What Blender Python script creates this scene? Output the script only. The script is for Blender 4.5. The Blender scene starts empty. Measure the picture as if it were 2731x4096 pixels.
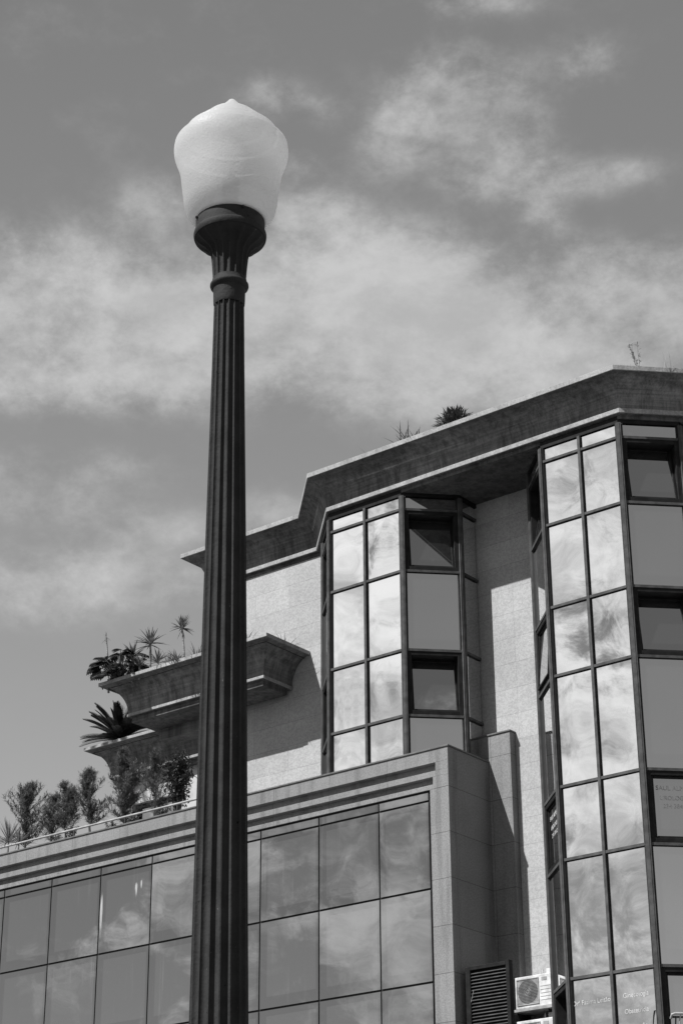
import bpy, bmesh, math, random
from mathutils import Vector, Matrix, Euler
R = math.radians
rnd = random.Random(7)
scene = bpy.context.scene
col = scene.collection

# ------------------------------------------------------------------ camera
# x runs along the facade, y into the building, z up; metres
cam_d = bpy.data.cameras.new('camera'); cam = bpy.data.objects.new('camera', cam_d); col.objects.link(cam)
right = Vector((0.78399, 0.62069, -0.005235)); fwd = Vector((-0.56101054, 0.71178591, 0.42264404)).normalized()
right = (right - fwd*right.dot(fwd)).normalized(); up = right.cross(fwd)
cam.matrix_world = Matrix(((right.x, up.x, -fwd.x, 0), (right.y, up.y, -fwd.y, 0), (right.z, up.z, -fwd.z, 1.6), (0, 0, 0, 1)))
cam_d.sensor_fit = 'VERTICAL'; cam_d.sensor_height = 36; cam_d.sensor_width = 24; cam_d.lens = 69.99
cam_d.clip_end = 2000
scene.camera = cam

# ------------------------------------------------------------------ sun and exposure
SUN = Vector((-0.42, -1.0, 1.35)).normalized()          # towards the sun
sd = bpy.data.lights.new('sun', 'SUN'); sd.energy = 4.9; sd.angle = R(0.55); sd.color = (1, 1, 1)
so = bpy.data.objects.new('sun', sd); col.objects.link(so); so.location = (0, -20, 40)
so.rotation_euler = (-SUN).to_track_quat('-Z', 'Y').to_euler()
scene.view_settings.view_transform = 'Standard'; scene.view_settings.look = 'None'
scene.view_settings.exposure = 0.5; scene.view_settings.gamma = 1
scene.cycles.caustics_reflective = False; scene.cycles.caustics_refractive = False
scene.cycles.max_bounces = 16; scene.cycles.diffuse_bounces = 10; scene.cycles.transmission_bounces = 14

# ------------------------------------------------------------------ sky (black and white photograph: luminance only)
class NT:
    def __init__(s, tree): s.t = tree; s.n = tree.nodes; s.l = tree.links
    def new(s, kind, **kw):
        nd = s.n.new(kind)
        for k, v in kw.items(): setattr(nd, k, v)
        return nd
    def put(s, sock, v):
        if isinstance(v, bpy.types.NodeSocket): s.l.new(v, sock)
        elif v is not None: sock.default_value = v
    def m(s, op, a, b=None, c=None, clamp=False):
        nd = s.new('ShaderNodeMath', operation=op, use_clamp=clamp)
        for i, v in enumerate((a, b, c)): s.put(nd.inputs[i], v)
        return nd.outputs[0]
    def vm(s, op, a, b=None):
        nd = s.new('ShaderNodeVectorMath', operation=op)
        s.put(nd.inputs[0], a)
        if b is not None: s.put(nd.inputs[1], b)
        return nd.outputs['Value'] if op in ('DOT_PRODUCT', 'LENGTH') else nd.outputs[0]
    def noise(s, vec, scale, detail=3, rough=.5, dist=0, lac=2.0):
        nd = s.new('ShaderNodeTexNoise'); s.put(nd.inputs['Vector'], vec)
        nd.inputs['Scale'].default_value = scale; nd.inputs['Detail'].default_value = detail
        nd.inputs['Roughness'].default_value = rough; nd.inputs['Distortion'].default_value = dist
        nd.inputs['Lacunarity'].default_value = lac
        return nd.outputs['Fac']
    def ramp(s, v, lo, hi, a=0., b=1., smooth=True):
        nd = s.new('ShaderNodeMapRange'); nd.interpolation_type = 'SMOOTHSTEP' if smooth else 'LINEAR'
        s.put(nd.inputs[0], v)
        for i, q in enumerate((lo, hi, a, b)): s.put(nd.inputs[i+1], q)
        return nd.outputs[0]
    def mixf(s, f, a, b):
        nd = s.new('ShaderNodeMix', data_type='FLOAT')
        s.put(nd.inputs[0], f); s.put(nd.inputs[2], a); s.put(nd.inputs[3], b); return nd.outputs[0]
    def vmul(s, v, k): return s.vm('MULTIPLY', v, k)

def view_dir(px, py):                                    # direction of a photo point (1568 wide), world space
    v = fwd*7963 + right*((px*1.7417)-1365.5) - up*((py*1.7417)-2048)
    return v.normalized()

w = bpy.data.worlds.new('World'); scene.world = w; w.use_nodes = True
T = NT(w.node_tree); T.n.clear()
sky = T.new('ShaderNodeTexSky', sky_type='NISHITA'); sky.sun_disc = False
sky.sun_elevation = math.asin(SUN.z); sky.sun_rotation = math.atan2(SUN.x, SUN.y)
sky.air_density = 0.6; sky.dust_density = 0.0; sky.ozone_density = 1.0
bw = T.new('ShaderNodeVectorMath', operation='DOT_PRODUCT'); T.l.new(sky.outputs[0], bw.inputs[0]); bw.inputs[1].default_value = (.05, .20, .60)   # film's response to blue
SKY_S = 0.111; SUNSIDE = 0.54
base = T.m('MULTIPLY', bw.outputs['Value'], SKY_S)
tc = T.new('ShaderNodeTexCoord'); d = tc.outputs['Generated']
# cloud banks: where they hang in the sky
blobs = [(100, 650, 170, 80, .95), (260, 700, 140, 80, .75), (100, 800, 190, 70, .80), (300, 870, 150, 50, .60), (80, 890, 130, 40, .50),
         (830, 680, 150, 85, 1.7), (980, 720, 150, 90, 1.5), (860, 790, 200, 60, 1.2), (1150, 760, 160, 80, 1.2), (1330, 620, 100, 45, .75), (1400, 760, 180, 70, 1.1), (1500, 680, 120, 60, .9), (620, 680, 100, 60, .80), (600, 800, 160, 80, .75), (460, 740, 120, 70, .80),
         (70, 1130, 120, 40, .95), (200, 1070, 120, 30, .50), (140, 1320, 190, 40, 1.3), (60, 1390, 130, 35, .70), (340, 1220, 120, 30, .60), (330, 1340, 90, 30, .50),
         (1040, 200, 100, 60, .75), (960, 270, 70, 50, .60), (1160, 330, 80, 80, .65), (880, 350, 50, 40, .50), (620, 225, 55, 35, .55), (1350, 140, 55, 40, .55), (740, 250, 40, 30, .35),
         (710, 490, 75, 50, .75), (700, 375, 35, 25, .55), (1250, 490, 35, 60, .70), (1400, 400, 110, 30, .50), (370, 480, 70, 45, .65), (1100, 410, 80, 30, .50),
         (1080, 10, 110, 22, .50), (1050, 920, 230, 45, .65), (660, 1180, 80, 40, .45), (1500, 590, 70, 30, .5)]
mask = None
for (px, py, sx, sy, a) in blobs:
    c = view_dir(px, py); r_ = c.cross(Vector((0, 0, 1))).normalized(); u_ = r_.cross(c)
    x = T.m('MULTIPLY', T.vm('DOT_PRODUCT', d, tuple(r_)), 4572/sx/1.25)
    y = T.m('MULTIPLY', T.vm('DOT_PRODUCT', d, tuple(u_)), 4572/sy/1.3)
    q = T.m('MULTIPLY_ADD', x, x, T.m('MULTIPLY', y, y))
    f_ = T.m('GREATER_THAN', T.vm('DOT_PRODUCT', d, tuple(c)), 0)
    g = T.m('MULTIPLY', T.m('POWER', math.e, T.m('MULTIPLY', q, -.8)), T.m('MULTIPLY', f_, a))
    mask = g if mask is None else T.m('ADD', mask, g)
mask = T.m('DIVIDE', mask, T.m('MULTIPLY_ADD', mask, .72, 1))
# the cloudier half of the sky, round the sun behind the camera
def lobe(az, el, k, a):
    c = Vector((math.cos(R(az))*math.cos(R(el)), math.sin(R(az))*math.cos(R(el)), math.sin(R(el))))
    q = T.m('SUBTRACT', T.vm('DOT_PRODUCT', d, tuple(c)), 1)
    return T.m('MULTIPLY', T.m('POWER', math.e, T.m('MULTIPLY', q, k)), a)
mask = T.m('ADD', mask, lobe(-124, 32, 14, .62))
mask = T.m('ADD', mask, lobe(-124, 9, 26, .34))
mask = T.m('ADD', mask, lobe(-40, 3, 60, .18))
mask = T.m('ADD', mask, lobe(-139, 10, 60, -.30))
vn = T.vm('MULTIPLY', d, (1, 1, 1.5))
n1 = T.noise(vn, 13, 10, .62, .05)
n2 = T.noise(T.vm('ADD', vn, (3.1, 1.7, .4)), 42, 9, .68, .1)
nn = T.m('ADD', T.m('MULTIPLY', n1, .64), T.m('MULTIPLY', n2, .36))
sunny = T.ramp(T.vm('DOT_PRODUCT', d, tuple(SUN)), .15, .90)
dens = T.m('ADD', mask, T.m('MULTIPLY', T.m('SUBTRACT', nn, .5), T.mixf(sunny, T.ramp(mask, .0, .45, .9, 2.9), 3.6)))
cov = T.ramp(dens, T.mixf(sunny, .0, .24), T.mixf(sunny, 1.0, .68))
cval = T.mixf(sunny, .395, .84)
n3 = T.noise(T.vm('ADD', vn, (7.1, 2.7, 5.4)), 15, 9, .66, .1)
cval = T.m('MULTIPLY', cval, T.m('ADD', T.ramp(n3, .34, .66, .84, 1.08), T.m('MULTIPLY', sunny, T.ramp(n3, .36, .64, -.30, .02))))
base = T.m('MULTIPLY', base, T.mixf(sunny, 1.0, SUNSIDE))
tot = T.mixf(T.m('MULTIPLY', cov, .96), base, cval)
bg = T.new('ShaderNodeBackground'); T.l.new(tot, bg.inputs[0]); bg.inputs[1].default_value = 1.0
out = T.new('ShaderNodeOutputWorld'); T.l.new(bg.outputs[0], out.inputs[0])

# ------------------------------------------------------------------ materials
def g(v): return (v, v, v, 1)
def mat(name, f):
    m = bpy.data.materials.new(name); m.use_nodes = True
    t = NT(m.node_tree); t.n.clear()
    o = t.new('ShaderNodeOutputMaterial'); t.l.new(f(t), o.inputs[0]); return m
def principled(t, colr, rough=.7, metal=0., spec=.3, bump=None, bstr=.3, bdist=.01, **kw):
    p = t.new('ShaderNodeBsdfPrincipled')
    t.put(p.inputs['Base Color'], g(colr) if isinstance(colr, (int, float)) else colr)
    t.put(p.inputs['Roughness'], rough); p.inputs['Metallic'].default_value = metal
    p.inputs['Specular IOR Level'].default_value = spec
    if bump is not None:
        b = t.new('ShaderNodeBump'); b.inputs['Strength'].default_value = bstr; b.inputs['Distance'].default_value = bdist
        t.put(b.inputs['Height'], bump); t.l.new(b.outputs[0], p.inputs['Normal'])
    for k, v in kw.items(): t.put(p.inputs[k], v)
    return p.outputs[0]
def pos(t): return t.new('ShaderNodeNewGeometry').outputs['Position']
def joint(t, coord, pitch, off, width):                 # 1 in the slab, 0 in the joint
    f_ = t.m('FRACT', t.m('DIVIDE', t.m('SUBTRACT', coord, off), pitch))
    a = t.m('ABSOLUTE', t.m('SUBTRACT', f_, .5))
    return t.m('LESS_THAN', a, .5 - width/pitch/2)
def granite(lo, hi, zp, zo, xp, xo, speck, streak=.0, jw=.008, jdark=.55):
    def f(t):
        p = pos(t); s = t.new('ShaderNodeSeparateXYZ'); t.l.new(p, s.inputs[0])
        sp = t.ramp(t.noise(p, speck, 4, .75), .36, .62)
        sp2 = t.ramp(t.noise(p, speck*.35, 3, .6), .42, .58)
        big = t.ramp(t.noise(p, .9, 4, .6), .3, .7, .90, 1.06)
        v = t.ramp(t.m('ADD', t.m('MULTIPLY', sp, .65), t.m('MULTIPLY', sp2, .35)), 0, 1, lo, hi, smooth=False)
        v = t.m('MULTIPLY', v, big)
        al = t.m('ADD', s.outputs[0], s.outputs[1])
        row = t.m('FLOOR', t.m('DIVIDE', t.m('SUBTRACT', s.outputs[2], zo), zp))
        colm = t.m('FLOOR', t.m('DIVIDE', t.m('SUBTRACT', al, xo), xp))
        wn = t.new('ShaderNodeTexWhiteNoise', noise_dimensions='2D')
        cb = t.new('ShaderNodeCombineXYZ'); t.l.new(row, cb.inputs[0]); t.l.new(colm, cb.inputs[1]); t.l.new(cb.outputs[0], wn.inputs['Vector'])
        v = t.m('MULTIPLY', v, t.ramp(wn.outputs[0], 0, 1, .94, 1.05))
        j = t.m('MULTIPLY', joint(t, s.outputs[2], zp, zo, jw), joint(t, al, xp, xo, jw*.7))
        v = t.m('MULTIPLY', v, t.m('MULTIPLY_ADD', j, 1-jdark, jdark))
        if streak:
            st = t.noise(t.vm('MULTIPLY', p, (7, 7, .35)), 1, 4, .7)
            st2 = t.ramp(st, .66, .78, 0, streak)
            v = t.m('ADD', v, t.m('MULTIPLY', st2, t.ramp(t.noise(p, 1.3, 2), .45, .6)))
            dk = t.noise(t.vm('MULTIPLY', p, (3.1, 3.1, .22)), 1, 4, .6)
            v = t.m('MULTIPLY', v, t.ramp(dk, .48, .72, 1.04, .70))
        return principled(t, v, .65, spec=.25, bump=sp, bstr=.12, bdist=.004)
    return f
M = {}
M['granite_light'] = mat('granite_light', granite(.27, .455, .5565, 10.65, 1.02, -26.25, 62, 0, .009, .68))
M['granite_grey'] = mat('granite_grey', granite(.14, .255, .915, 12.373, 1.50, -21.79+31, 80, .22, .012, .42))
def weathered(a, bvar):
    def f(t):
        p = pos(t); s = t.new('ShaderNodeSeparateXYZ'); t.l.new(p, s.inputs[0])
        boards = t.noise(t.vm('MULTIPLY', p, (.8, .8, 24)), 1, 3, .6)
        streak = t.noise(t.vm('MULTIPLY', p, (5.5, 5.5, .10)), 1.2, 6, .72, .05)
        fine = t.noise(p, 30, 4, .7)
        v = t.m('MULTIPLY', a, t.ramp(streak, .32, .70, 1.0+bvar, 1.0-bvar))
        v = t.m('MULTIPLY', v, t.ramp(boards, .3, .7, .78, 1.18))
        v = t.m('MULTIPLY', v, t.ramp(fine, .3, .7, .85, 1.12))
        v = t.m('MULTIPLY', v, t.ramp(t.noise(p, .6, 3), .3, .7, .8, 1.2))
        return principled(t, v, .85, spec=.2, bump=t.m('ADD', boards, t.m('MULTIPLY', fine, .4)), bstr=.35, bdist=.012)
    return f
M['board_concrete'] = mat('board_concrete', weathered(.132, .40))
def rimcon(t):
    p = pos(t); st = t.noise(t.vm('MULTIPLY', p, (3, 3, .8)), 1, 5, .7); fi = t.noise(p, 22, 5, .75)
    v = t.m('MULTIPLY', .31, t.m('MULTIPLY', t.ramp(st, .3, .75, 1.15, .68), t.ramp(fi, .3, .65, .72, 1.12)))
    return principled(t, v, .85, spec=.2, bump=fi, bstr=.4, bdist=.01)
M['rim_concrete'] = mat('rim_concrete', rimcon)
def soil(t):
    p = pos(t); return principled(t, t.ramp(t.noise(p, 14, 5, .7), .3, .7, .02, .09), .95, bump=t.noise(p, 9, 4), bstr=.8, bdist=.05)
M['soil'] = mat('soil', soil)
def dark_paint(v, rough=.45, sp=.3):
    def f(t):
        p = pos(t); return principled(t, t.ramp(t.noise(p, 6, 4, .6), .3, .7, v*.75, v*1.25), rough, spec=sp)
    return f
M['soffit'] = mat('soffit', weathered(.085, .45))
M['frame_grey'] = mat('frame_grey', dark_paint(.075, .6, .05))
M['frame_dark'] = mat('frame_dark', dark_paint(.018, .5, .06))
M['gasket'] = mat('gasket', dark_paint(.008, .6))
M['cap_metal'] = mat('cap_metal', dark_paint(.11, .5))
M['white_paint'] = mat('white_paint', dark_paint(.58, .45))
M['white_metal'] = mat('white_metal', dark_paint(.32, .4))
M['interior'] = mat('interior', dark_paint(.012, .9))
M['letter'] = mat('letter', dark_paint(.48, .5))
M['letter_pale'] = mat('letter_pale', dark_paint(.16, .5))
def mirror(fac, body, warp, tone=1.0, dirt=0.0, drops=None):
    def f(t):
        p = pos(t); oi = t.new('ShaderNodeObjectInfo')
        off = t.vm('MULTIPLY', oi.outputs['Location'], (1, 1, 1))
        rv = t.new('ShaderNodeCombineXYZ'); t.l.new(t.m('MULTIPLY', oi.outputs['Random'], 40), rv.inputs[0])
        pp = t.vm('ADD', p, rv.outputs[0])
        h = t.noise(t.vm('MULTIPLY', pp, (1, 1, .6)), .75, 1, .4, .3)
        b = t.new('ShaderNodeBump'); b.inputs['Strength'].default_value = 1; b.inputs['Distance'].default_value = warp
        t.l.new(h, b.inputs['Height'])
        gl = t.new('ShaderNodeBsdfGlossy'); gl.inputs['Roughness'].default_value = 0.0; gl.inputs['Color'].default_value = g(tone)
        wn = t.new('ShaderNodeTexWhiteNoise', noise_dimensions='1D'); t.l.new(oi.outputs['Random'], wn.inputs['W'])
        tl = t.vmul(t.vm('SUBTRACT', wn.outputs['Color'], (.5, .5, .5)), (.014, .014, .014))
        nm = t.vm('NORMALIZE', t.vm('ADD', b.outputs[0], tl))
        t.l.new(nm, gl.inputs['Normal'])
        df = t.new('ShaderNodeBsdfDiffuse')
        gn = t.new('ShaderNodeSeparateXYZ'); t.l.new(t.new('ShaderNodeTexCoord').outputs['Generated'], gn.inputs[0])
        ins = t.m('MULTIPLY', t.m('LESS_THAN', t.m('ABSOLUTE', t.m('SUBTRACT', gn.outputs[0], .54)), .42), t.m('LESS_THAN', t.m('ABSOLUTE', t.m('SUBTRACT', gn.outputs[2], .53)), .40))
        v = t.m('MULTIPLY_ADD', ins, body*1.6, body)        # the room edge showing through the tint
        if dirt:
            st = t.noise(t.vm('MULTIPLY', p, (11, 11, .30)), 1, 4, .7)
            v = t.m('ADD', v, t.m('MULTIPLY', t.ramp(st, .56, .80), t.m('MULTIPLY', t.ramp(t.noise(p, .8, 2), .42, .65), dirt)))
        if drops:
            s = t.new('ShaderNodeSeparateXYZ'); t.l.new(p, s.inputs[0]); wob = t.noise(t.vm('MULTIPLY', p, (30, 30, 3)), 1, 3, .7)
            for (x0, z0, wd, up_, dn) in drops:
                dx = t.m('DIVIDE', t.m('SUBTRACT', s.outputs[0], x0), wd)
                dz = t.m('SUBTRACT', s.outputs[2], z0)
                zz = t.m('MAXIMUM', t.m('DIVIDE', dz, up_), t.m('DIVIDE', dz, -dn))
                q = t.m('ADD', t.m('MULTIPLY', dx, dx), t.m('MULTIPLY', zz, zz))
                k = t.ramp(t.m('ADD', q, t.m('MULTIPLY', wob, 1.4)), .5, 1.7, .5, 0)
                v = t.m('ADD', v, k)
        t.put(df.inputs['Color'], v if isinstance(v, bpy.types.NodeSocket) else g(v))
        ge = t.new('ShaderNodeNewGeometry')
        cs = t.m('ABSOLUTE', t.vm('DOT_PRODUCT', ge.outputs['Incoming'], ge.outputs['Normal']))
        fc = t.m('ADD', t.m('MULTIPLY', t.m('SUBTRACT', 1, cs), .68*fac/.5), fac, clamp=True)
        mx = t.new('ShaderNodeMixShader'); t.l.new(fc, mx.inputs[0]); t.l.new(df.outputs[0], mx.inputs[1]); t.l.new(gl.outputs[0], mx.inputs[2])
        return mx.outputs[0]
    return f
M['mirror_glass'] = mat('mirror_glass', mirror(.48, .012, .008, dirt=.03))
M['tinted_glass'] = mat('tinted_glass', mirror(.22, .014, .006, dirt=.10))
M['soiled_glass'] = mat('soiled_glass', mirror(.22, .014, .006, dirt=.10, drops=[(-30.25, 12.66, .045, .10, .28), (-30.10, 12.73, .03, .06, .16), (-31.30, 12.35, .05, .35, .75)]))
M['window_glass'] = mat('window_glass', mirror(.40, .01, .003))
def iron(t):
    p = pos(t); n = t.noise(p, 9, 5, .65); f_ = t.noise(p, 90, 3, .6)
    ch = t.m('SUBTRACT', t.ramp(t.noise(p, 26, 4, .7), .66, .72), t.m('MULTIPLY', t.ramp(t.noise(t.vm('ADD', p, (9, 3, 1)), 34, 4, .7), .70, .73), 3.5))
    v = t.m('ADD', t.ramp(n, .3, .7, .028, .044), t.m('MULTIPLY', ch, -.03))
    return principled(t, v, t.ramp(n, .3, .7, .6, .75), spec=.06, bump=t.m('ADD', n, t.m('MULTIPLY', f_, .5)), bstr=.6, bdist=.006)
M['cast_iron'] = mat('cast_iron', iron)
def acrylic(t):
    tcn = t.new('ShaderNodeTexCoord'); vo = t.new('ShaderNodeTexVoronoi'); vo.inputs['Scale'].default_value = 110
    t.l.new(tcn.outputs['Object'], vo.inputs['Vector'])
    b = t.new('ShaderNodeBump'); b.inputs['Strength'].default_value = .4; b.inputs['Distance'].default_value = .003; t.l.new(vo.outputs['Distance'], b.inputs['Height'])
    tr = t.new('ShaderNodeBsdfTranslucent'); tr.inputs[0].default_value = g(.90); t.l.new(b.outputs[0], tr.inputs[1])
    df = t.new('ShaderNodeBsdfDiffuse'); df.inputs[0].default_value = g(.70); t.l.new(b.outputs[0], df.inputs[2])
    m1 = t.new('ShaderNodeMixShader'); m1.inputs[0].default_value = .66; t.l.new(df.outputs[0], m1.inputs[1]); t.l.new(tr.outputs[0], m1.inputs[2])
    rf = t.new('ShaderNodeBsdfRefraction'); rf.inputs['Roughness'].default_value = .30; rf.inputs['IOR'].default_value = 1.03; rf.inputs[0].default_value = g(.9)
    m0 = t.new('ShaderNodeMixShader'); m0.inputs[0].default_value = .10; t.l.new(m1.outputs[0], m0.inputs[1]); t.l.new(rf.outputs[0], m0.inputs[2]); m1 = m0
    gl = t.new('ShaderNodeBsdfGlossy'); gl.inputs['Roughness'].default_value = .42; t.l.new(b.outputs[0], gl.inputs['Normal'])
    fr = t.new('ShaderNodeFresnel'); fr.inputs[0].default_value = 1.45
    m2 = t.new('ShaderNodeMixShader'); t.l.new(t.m('MULTIPLY', fr.outputs[0], .25), m2.inputs[0]); t.l.new(m1.outputs[0], m2.inputs[1]); t.l.new(gl.outputs[0], m2.inputs[2])
    return m2.outputs[0]
M['frosted_acrylic'] = mat('frosted_acrylic', acrylic)
def foliage(lo, hi, trans=.25):
    def f(t):
        p = pos(t); n = t.noise(p, 9, 3, .6)
        v = t.ramp(n, .3, .7, lo, hi)
        pr = principled(t, v, .5, spec=.3)
        tr = t.new('ShaderNodeBsdfTranslucent'); t.l.new(v, tr.inputs[0])
        mx = t.new('ShaderNodeMixShader'); mx.inputs[0].default_value = trans; t.l.new(pr, mx.inputs[1]); t.l.new(tr.outputs[0], mx.inputs[2])
        return mx.outputs[0]
    return f
M['leaf_mid'] = mat('leaf_mid', foliage(.085, .21)); M['leaf_dark'] = mat('leaf_dark', foliage(.028, .075, .2))
M['leaf_light'] = mat('leaf_light', foliage(.14, .26)); M['leaf_cycad'] = mat('leaf_cycad', foliage(.012, .035, .1))
def bark(t):
    p = pos(t); return principled(t, t.ramp(t.noise(t.vm('MULTIPLY', p, (30, 30, 9)), 1, 4, .7), .3, .7, .04, .14), .9)
M['bark'] = mat('bark', bark)
def pale_bark(t):
    p = pos(t); return principled(t, t.ramp(t.noise(t.vm('MULTIPLY', p, (8, 8, 55)), 1, 3, .7), .3, .7, .10, .36), .9)
M['pale_bark'] = mat('pale_bark', pale_bark)
def asphalt(t):
    p = pos(t); return principled(t, t.ramp(t.noise(p, 40, 4, .7), .3, .7, .05, .10), .9, bump=t.noise(p, 60, 3), bstr=.3, bdist=.005)
M['asphalt'] = mat('asphalt', asphalt)
def paving(t):
    p = pos(t); s = t.new('ShaderNodeSeparateXYZ'); t.l.new(p, s.inputs[0])
    j = t.m('MULTIPLY', joint(t, s.outputs[0], .4, 0, .012), joint(t, s.outputs[1], .4, 0, .012))
    v = t.m('MULTIPLY', t.ramp(t.noise(p, 25, 4, .7), .3, .7, .12, .2), t.m('MULTIPLY_ADD', j, .5, .5))
    return principled(t, v, .85)
M['paving'] = mat('paving', paving)
def plaster(lo, hi):
    def f(t):
        p = pos(t); return principled(t, t.ramp(t.noise(p, 2, 5, .6), .3, .7, lo, hi), .85)
    return f
M['plaster_pale'] = mat('plaster_pale', plaster(.34, .46)); M['plaster_grey'] = mat('plaster_grey', plaster(.10, .16)); M['roof_tile'] = mat('roof_tile', plaster(.03, .06))

# ------------------------------------------------------------------ builders
class MB:
    def __init__(s): s.v = []; s.f = []
    def add(s, vs, fs):
        o = len(s.v); s.v += [tuple(q) for q in vs]; s.f += [tuple(i+o for i in q) for q in fs]
    def hexa(s, p): s.add(p, [(0, 3, 2, 1), (4, 5, 6, 7), (0, 1, 5, 4), (1, 2, 6, 5), (2, 3, 7, 6), (3, 0, 4, 7)])
    def box(s, x0, x1, y0, y1, z0, z1):
        s.hexa([(x0, y0, z0), (x1, y0, z0), (x1, y1, z0), (x0, y1, z0), (x0, y0, z1), (x1, y0, z1), (x1, y1, z1), (x0, y1, z1)])
    def fbox(s, F, u0, u1, z0, z1, d0, d1, tilt=None):  # box on a wall face: u along, d outward
        (ox, oy), (tx, ty) = F; nx, ny = ty, -tx
        P = lambda u, z, d_: (ox+tx*u+nx*d_, oy+ty*u+ny*d_, z)
        if tilt:                                          # lean the top inwards, hinged at the bottom edge
            zh, k = tilt; Q = lambda u, z, d_: P(u, z, d_-k*(z-zh))
        else: Q = P
        s.hexa([Q(u0, z0, d1), Q(u1, z0, d1), Q(u1, z0, d0), Q(u0, z0, d0), Q(u0, z1, d1), Q(u1, z1, d1), Q(u1, z1, d0), Q(u0, z1, d0)])
    def tube(s, pts, rad, n=8, cap=True):
        pts = [Vector(p) for p in pts]; rad = rad if isinstance(rad, (list, tuple)) else [rad]*len(pts)
        rings = []; ref = None
        for i, p in enumerate(pts):
            t_ = (pts[min(i+1, len(pts)-1)] - pts[max(i-1, 0)]).normalized()
            if ref is None:
                ref = t_.orthogonal().normalized()
            ref = (ref - t_*ref.dot(t_)).normalized(); b_ = t_.cross(ref)
            rings.append([p + (ref*math.cos(a) + b_*math.sin(a))*rad[i] for a in [2*math.pi*k/n for k in range(n)]])
        vs = [q for r_ in rings for q in r_]; fs = []
        for i in range(len(pts)-1):
            for k in range(n): fs.append((i*n+k, i*n+(k+1) % n, (i+1)*n+(k+1) % n, (i+1)*n+k))
        if cap: fs.append(tuple(reversed(range(n)))); fs.append(tuple((len(pts)-1)*n+k for k in range(n)))
        s.add(vs, fs)
    def lathe(s, prof, n=48, flute=None, cx=0, cy=0, closed=True):  # prof: (z, r); flute(i) -> depth, count
        vs = []; fs = []
        for i, (z, r_) in enumerate(prof):
            for k in range(n):
                a = 2*math.pi*k/n; rr = r_
                if flute: rr = r_*(1-flute(i, a))
                vs.append((cx+rr*math.cos(a), cy+rr*math.sin(a), z))
        for i in range(len(prof)-1):
            for k in range(n): fs.append((i*n+k, i*n+(k+1) % n, (i+1)*n+(k+1) % n, (i+1)*n+k))
        if closed: fs.append(tuple(reversed(range(n)))); fs.append(tuple((len(prof)-1)*n+k for k in range(n)))
        s.add(vs, fs)
    def loft(s, plan, prof, capA=True, capB=True):       # prof: (outward offset, z)
        loops = [offset(plan, o) for o, z in prof]; n = len(plan)
        vs = [(x, y, prof[i][1]) for i, L in enumerate(loops) for (x, y) in L]; fs = []
        for i in range(len(prof)-1):
            for k in range(n): fs.append((i*n+k, i*n+(k+1) % n, (i+1)*n+(k+1) % n, (i+1)*n+k))
        if capA: fs.append(tuple(reversed(range(n))))
        if capB: fs.append(tuple((len(prof)-1)*n+k for k in range(n)))
        s.add(vs, fs)
    def blade(s, p, dirn, length, width, droop=.3, segs=4, side=None, fold=.25, shape=(.55, 1, .75, .0)):
        p = Vector(p); dirn = Vector(dirn).normalized()
        sd_ = Vector(side) if side else dirn.cross(Vector((0, 0, 1)))
        if sd_.length < 1e-3: sd_ = Vector((1, 0, 0))
        sd_.normalize(); vs = []; fs = []; dcur = dirn.copy(); q = p.copy()
        for i in range(segs+1):
            t_ = i/segs; wv = width*.5*_interp(shape, t_); nrm = sd_.cross(dcur).normalized()
            vs += [q - sd_*wv + nrm*wv*fold, q - nrm*0, q + sd_*wv + nrm*wv*fold]
            dcur = (dcur + Vector((0, 0, -droop/segs))).normalized(); q = q + dcur*(length/segs)
        for i in range(segs):
            a = i*3; fs += [(a, a+1, a+4, a+3), (a+1, a+2, a+5, a+4)]
        s.add(vs, fs)
    def build(s, name, m, parent=None, loc=None, smooth=False, bevel=0):
        me = bpy.data.meshes.new(name); base_ = Vector(loc) if loc else (parent_loc(parent) if parent else Vector((0, 0, 0)))
        me.from_pydata([tuple(Vector(q)-base_) for q in s.v], [], s.f); me.update()
        o = bpy.data.objects.new(name, me); col.objects.link(o); me.materials.append(M[m] if isinstance(m, str) else m)
        if parent: o.parent = parent; o.location = base_ - parent_loc(parent) if loc else (0, 0, 0)
        elif loc: o.location = loc
        if smooth:
            for q in me.polygons: q.use_smooth = True
            if smooth != 'full':
                try: me.set_sharp_from_angle(angle=R(38))
                except Exception: pass
        if bevel:
            b = o.modifiers.new('bevel', 'BEVEL'); b.width = bevel; b.segments = 2; b.limit_method = 'ANGLE'; b.angle_limit = R(40)
        return o
def _interp(a, t):
    x = t*(len(a)-1); i = min(int(x), len(a)-2); return a[i]*(1-(x-i)) + a[i+1]*(x-i)
def parent_loc(o):
    v = Vector((0, 0, 0))
    while o: v += o.location; o = o.parent
    return v
def offset(plan, o):
    n = len(plan); res = []
    for i in range(n):
        a, b, c = plan[i-1], plan[i], plan[(i+1) % n]
        d1 = Vector((b[0]-a[0], b[1]-a[1])).normalized(); d2 = Vector((c[0]-b[0], c[1]-b[1])).normalized()
        n1 = Vector((d1.y, -d1.x)); n2 = Vector((d2.y, -d2.x))
        k = (n1+n2)/(1+n1.dot(n2)); res.append((b[0]+k.x*o, b[1]+k.y*o))
    return res
def empty(name, loc, label=None, cat=None, group=None):
    o = bpy.data.objects.new(name, None); col.objects.link(o); o.location = loc; o.empty_display_size = .2
    if label: tag(o, label, cat, group)
    return o
def tag(o, label, cat, group=None):
    o['label'] = label; o['category'] = cat
    if group: o['group'] = group
    return o
def struct(o): o['kind'] = 'structure'; return o
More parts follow.
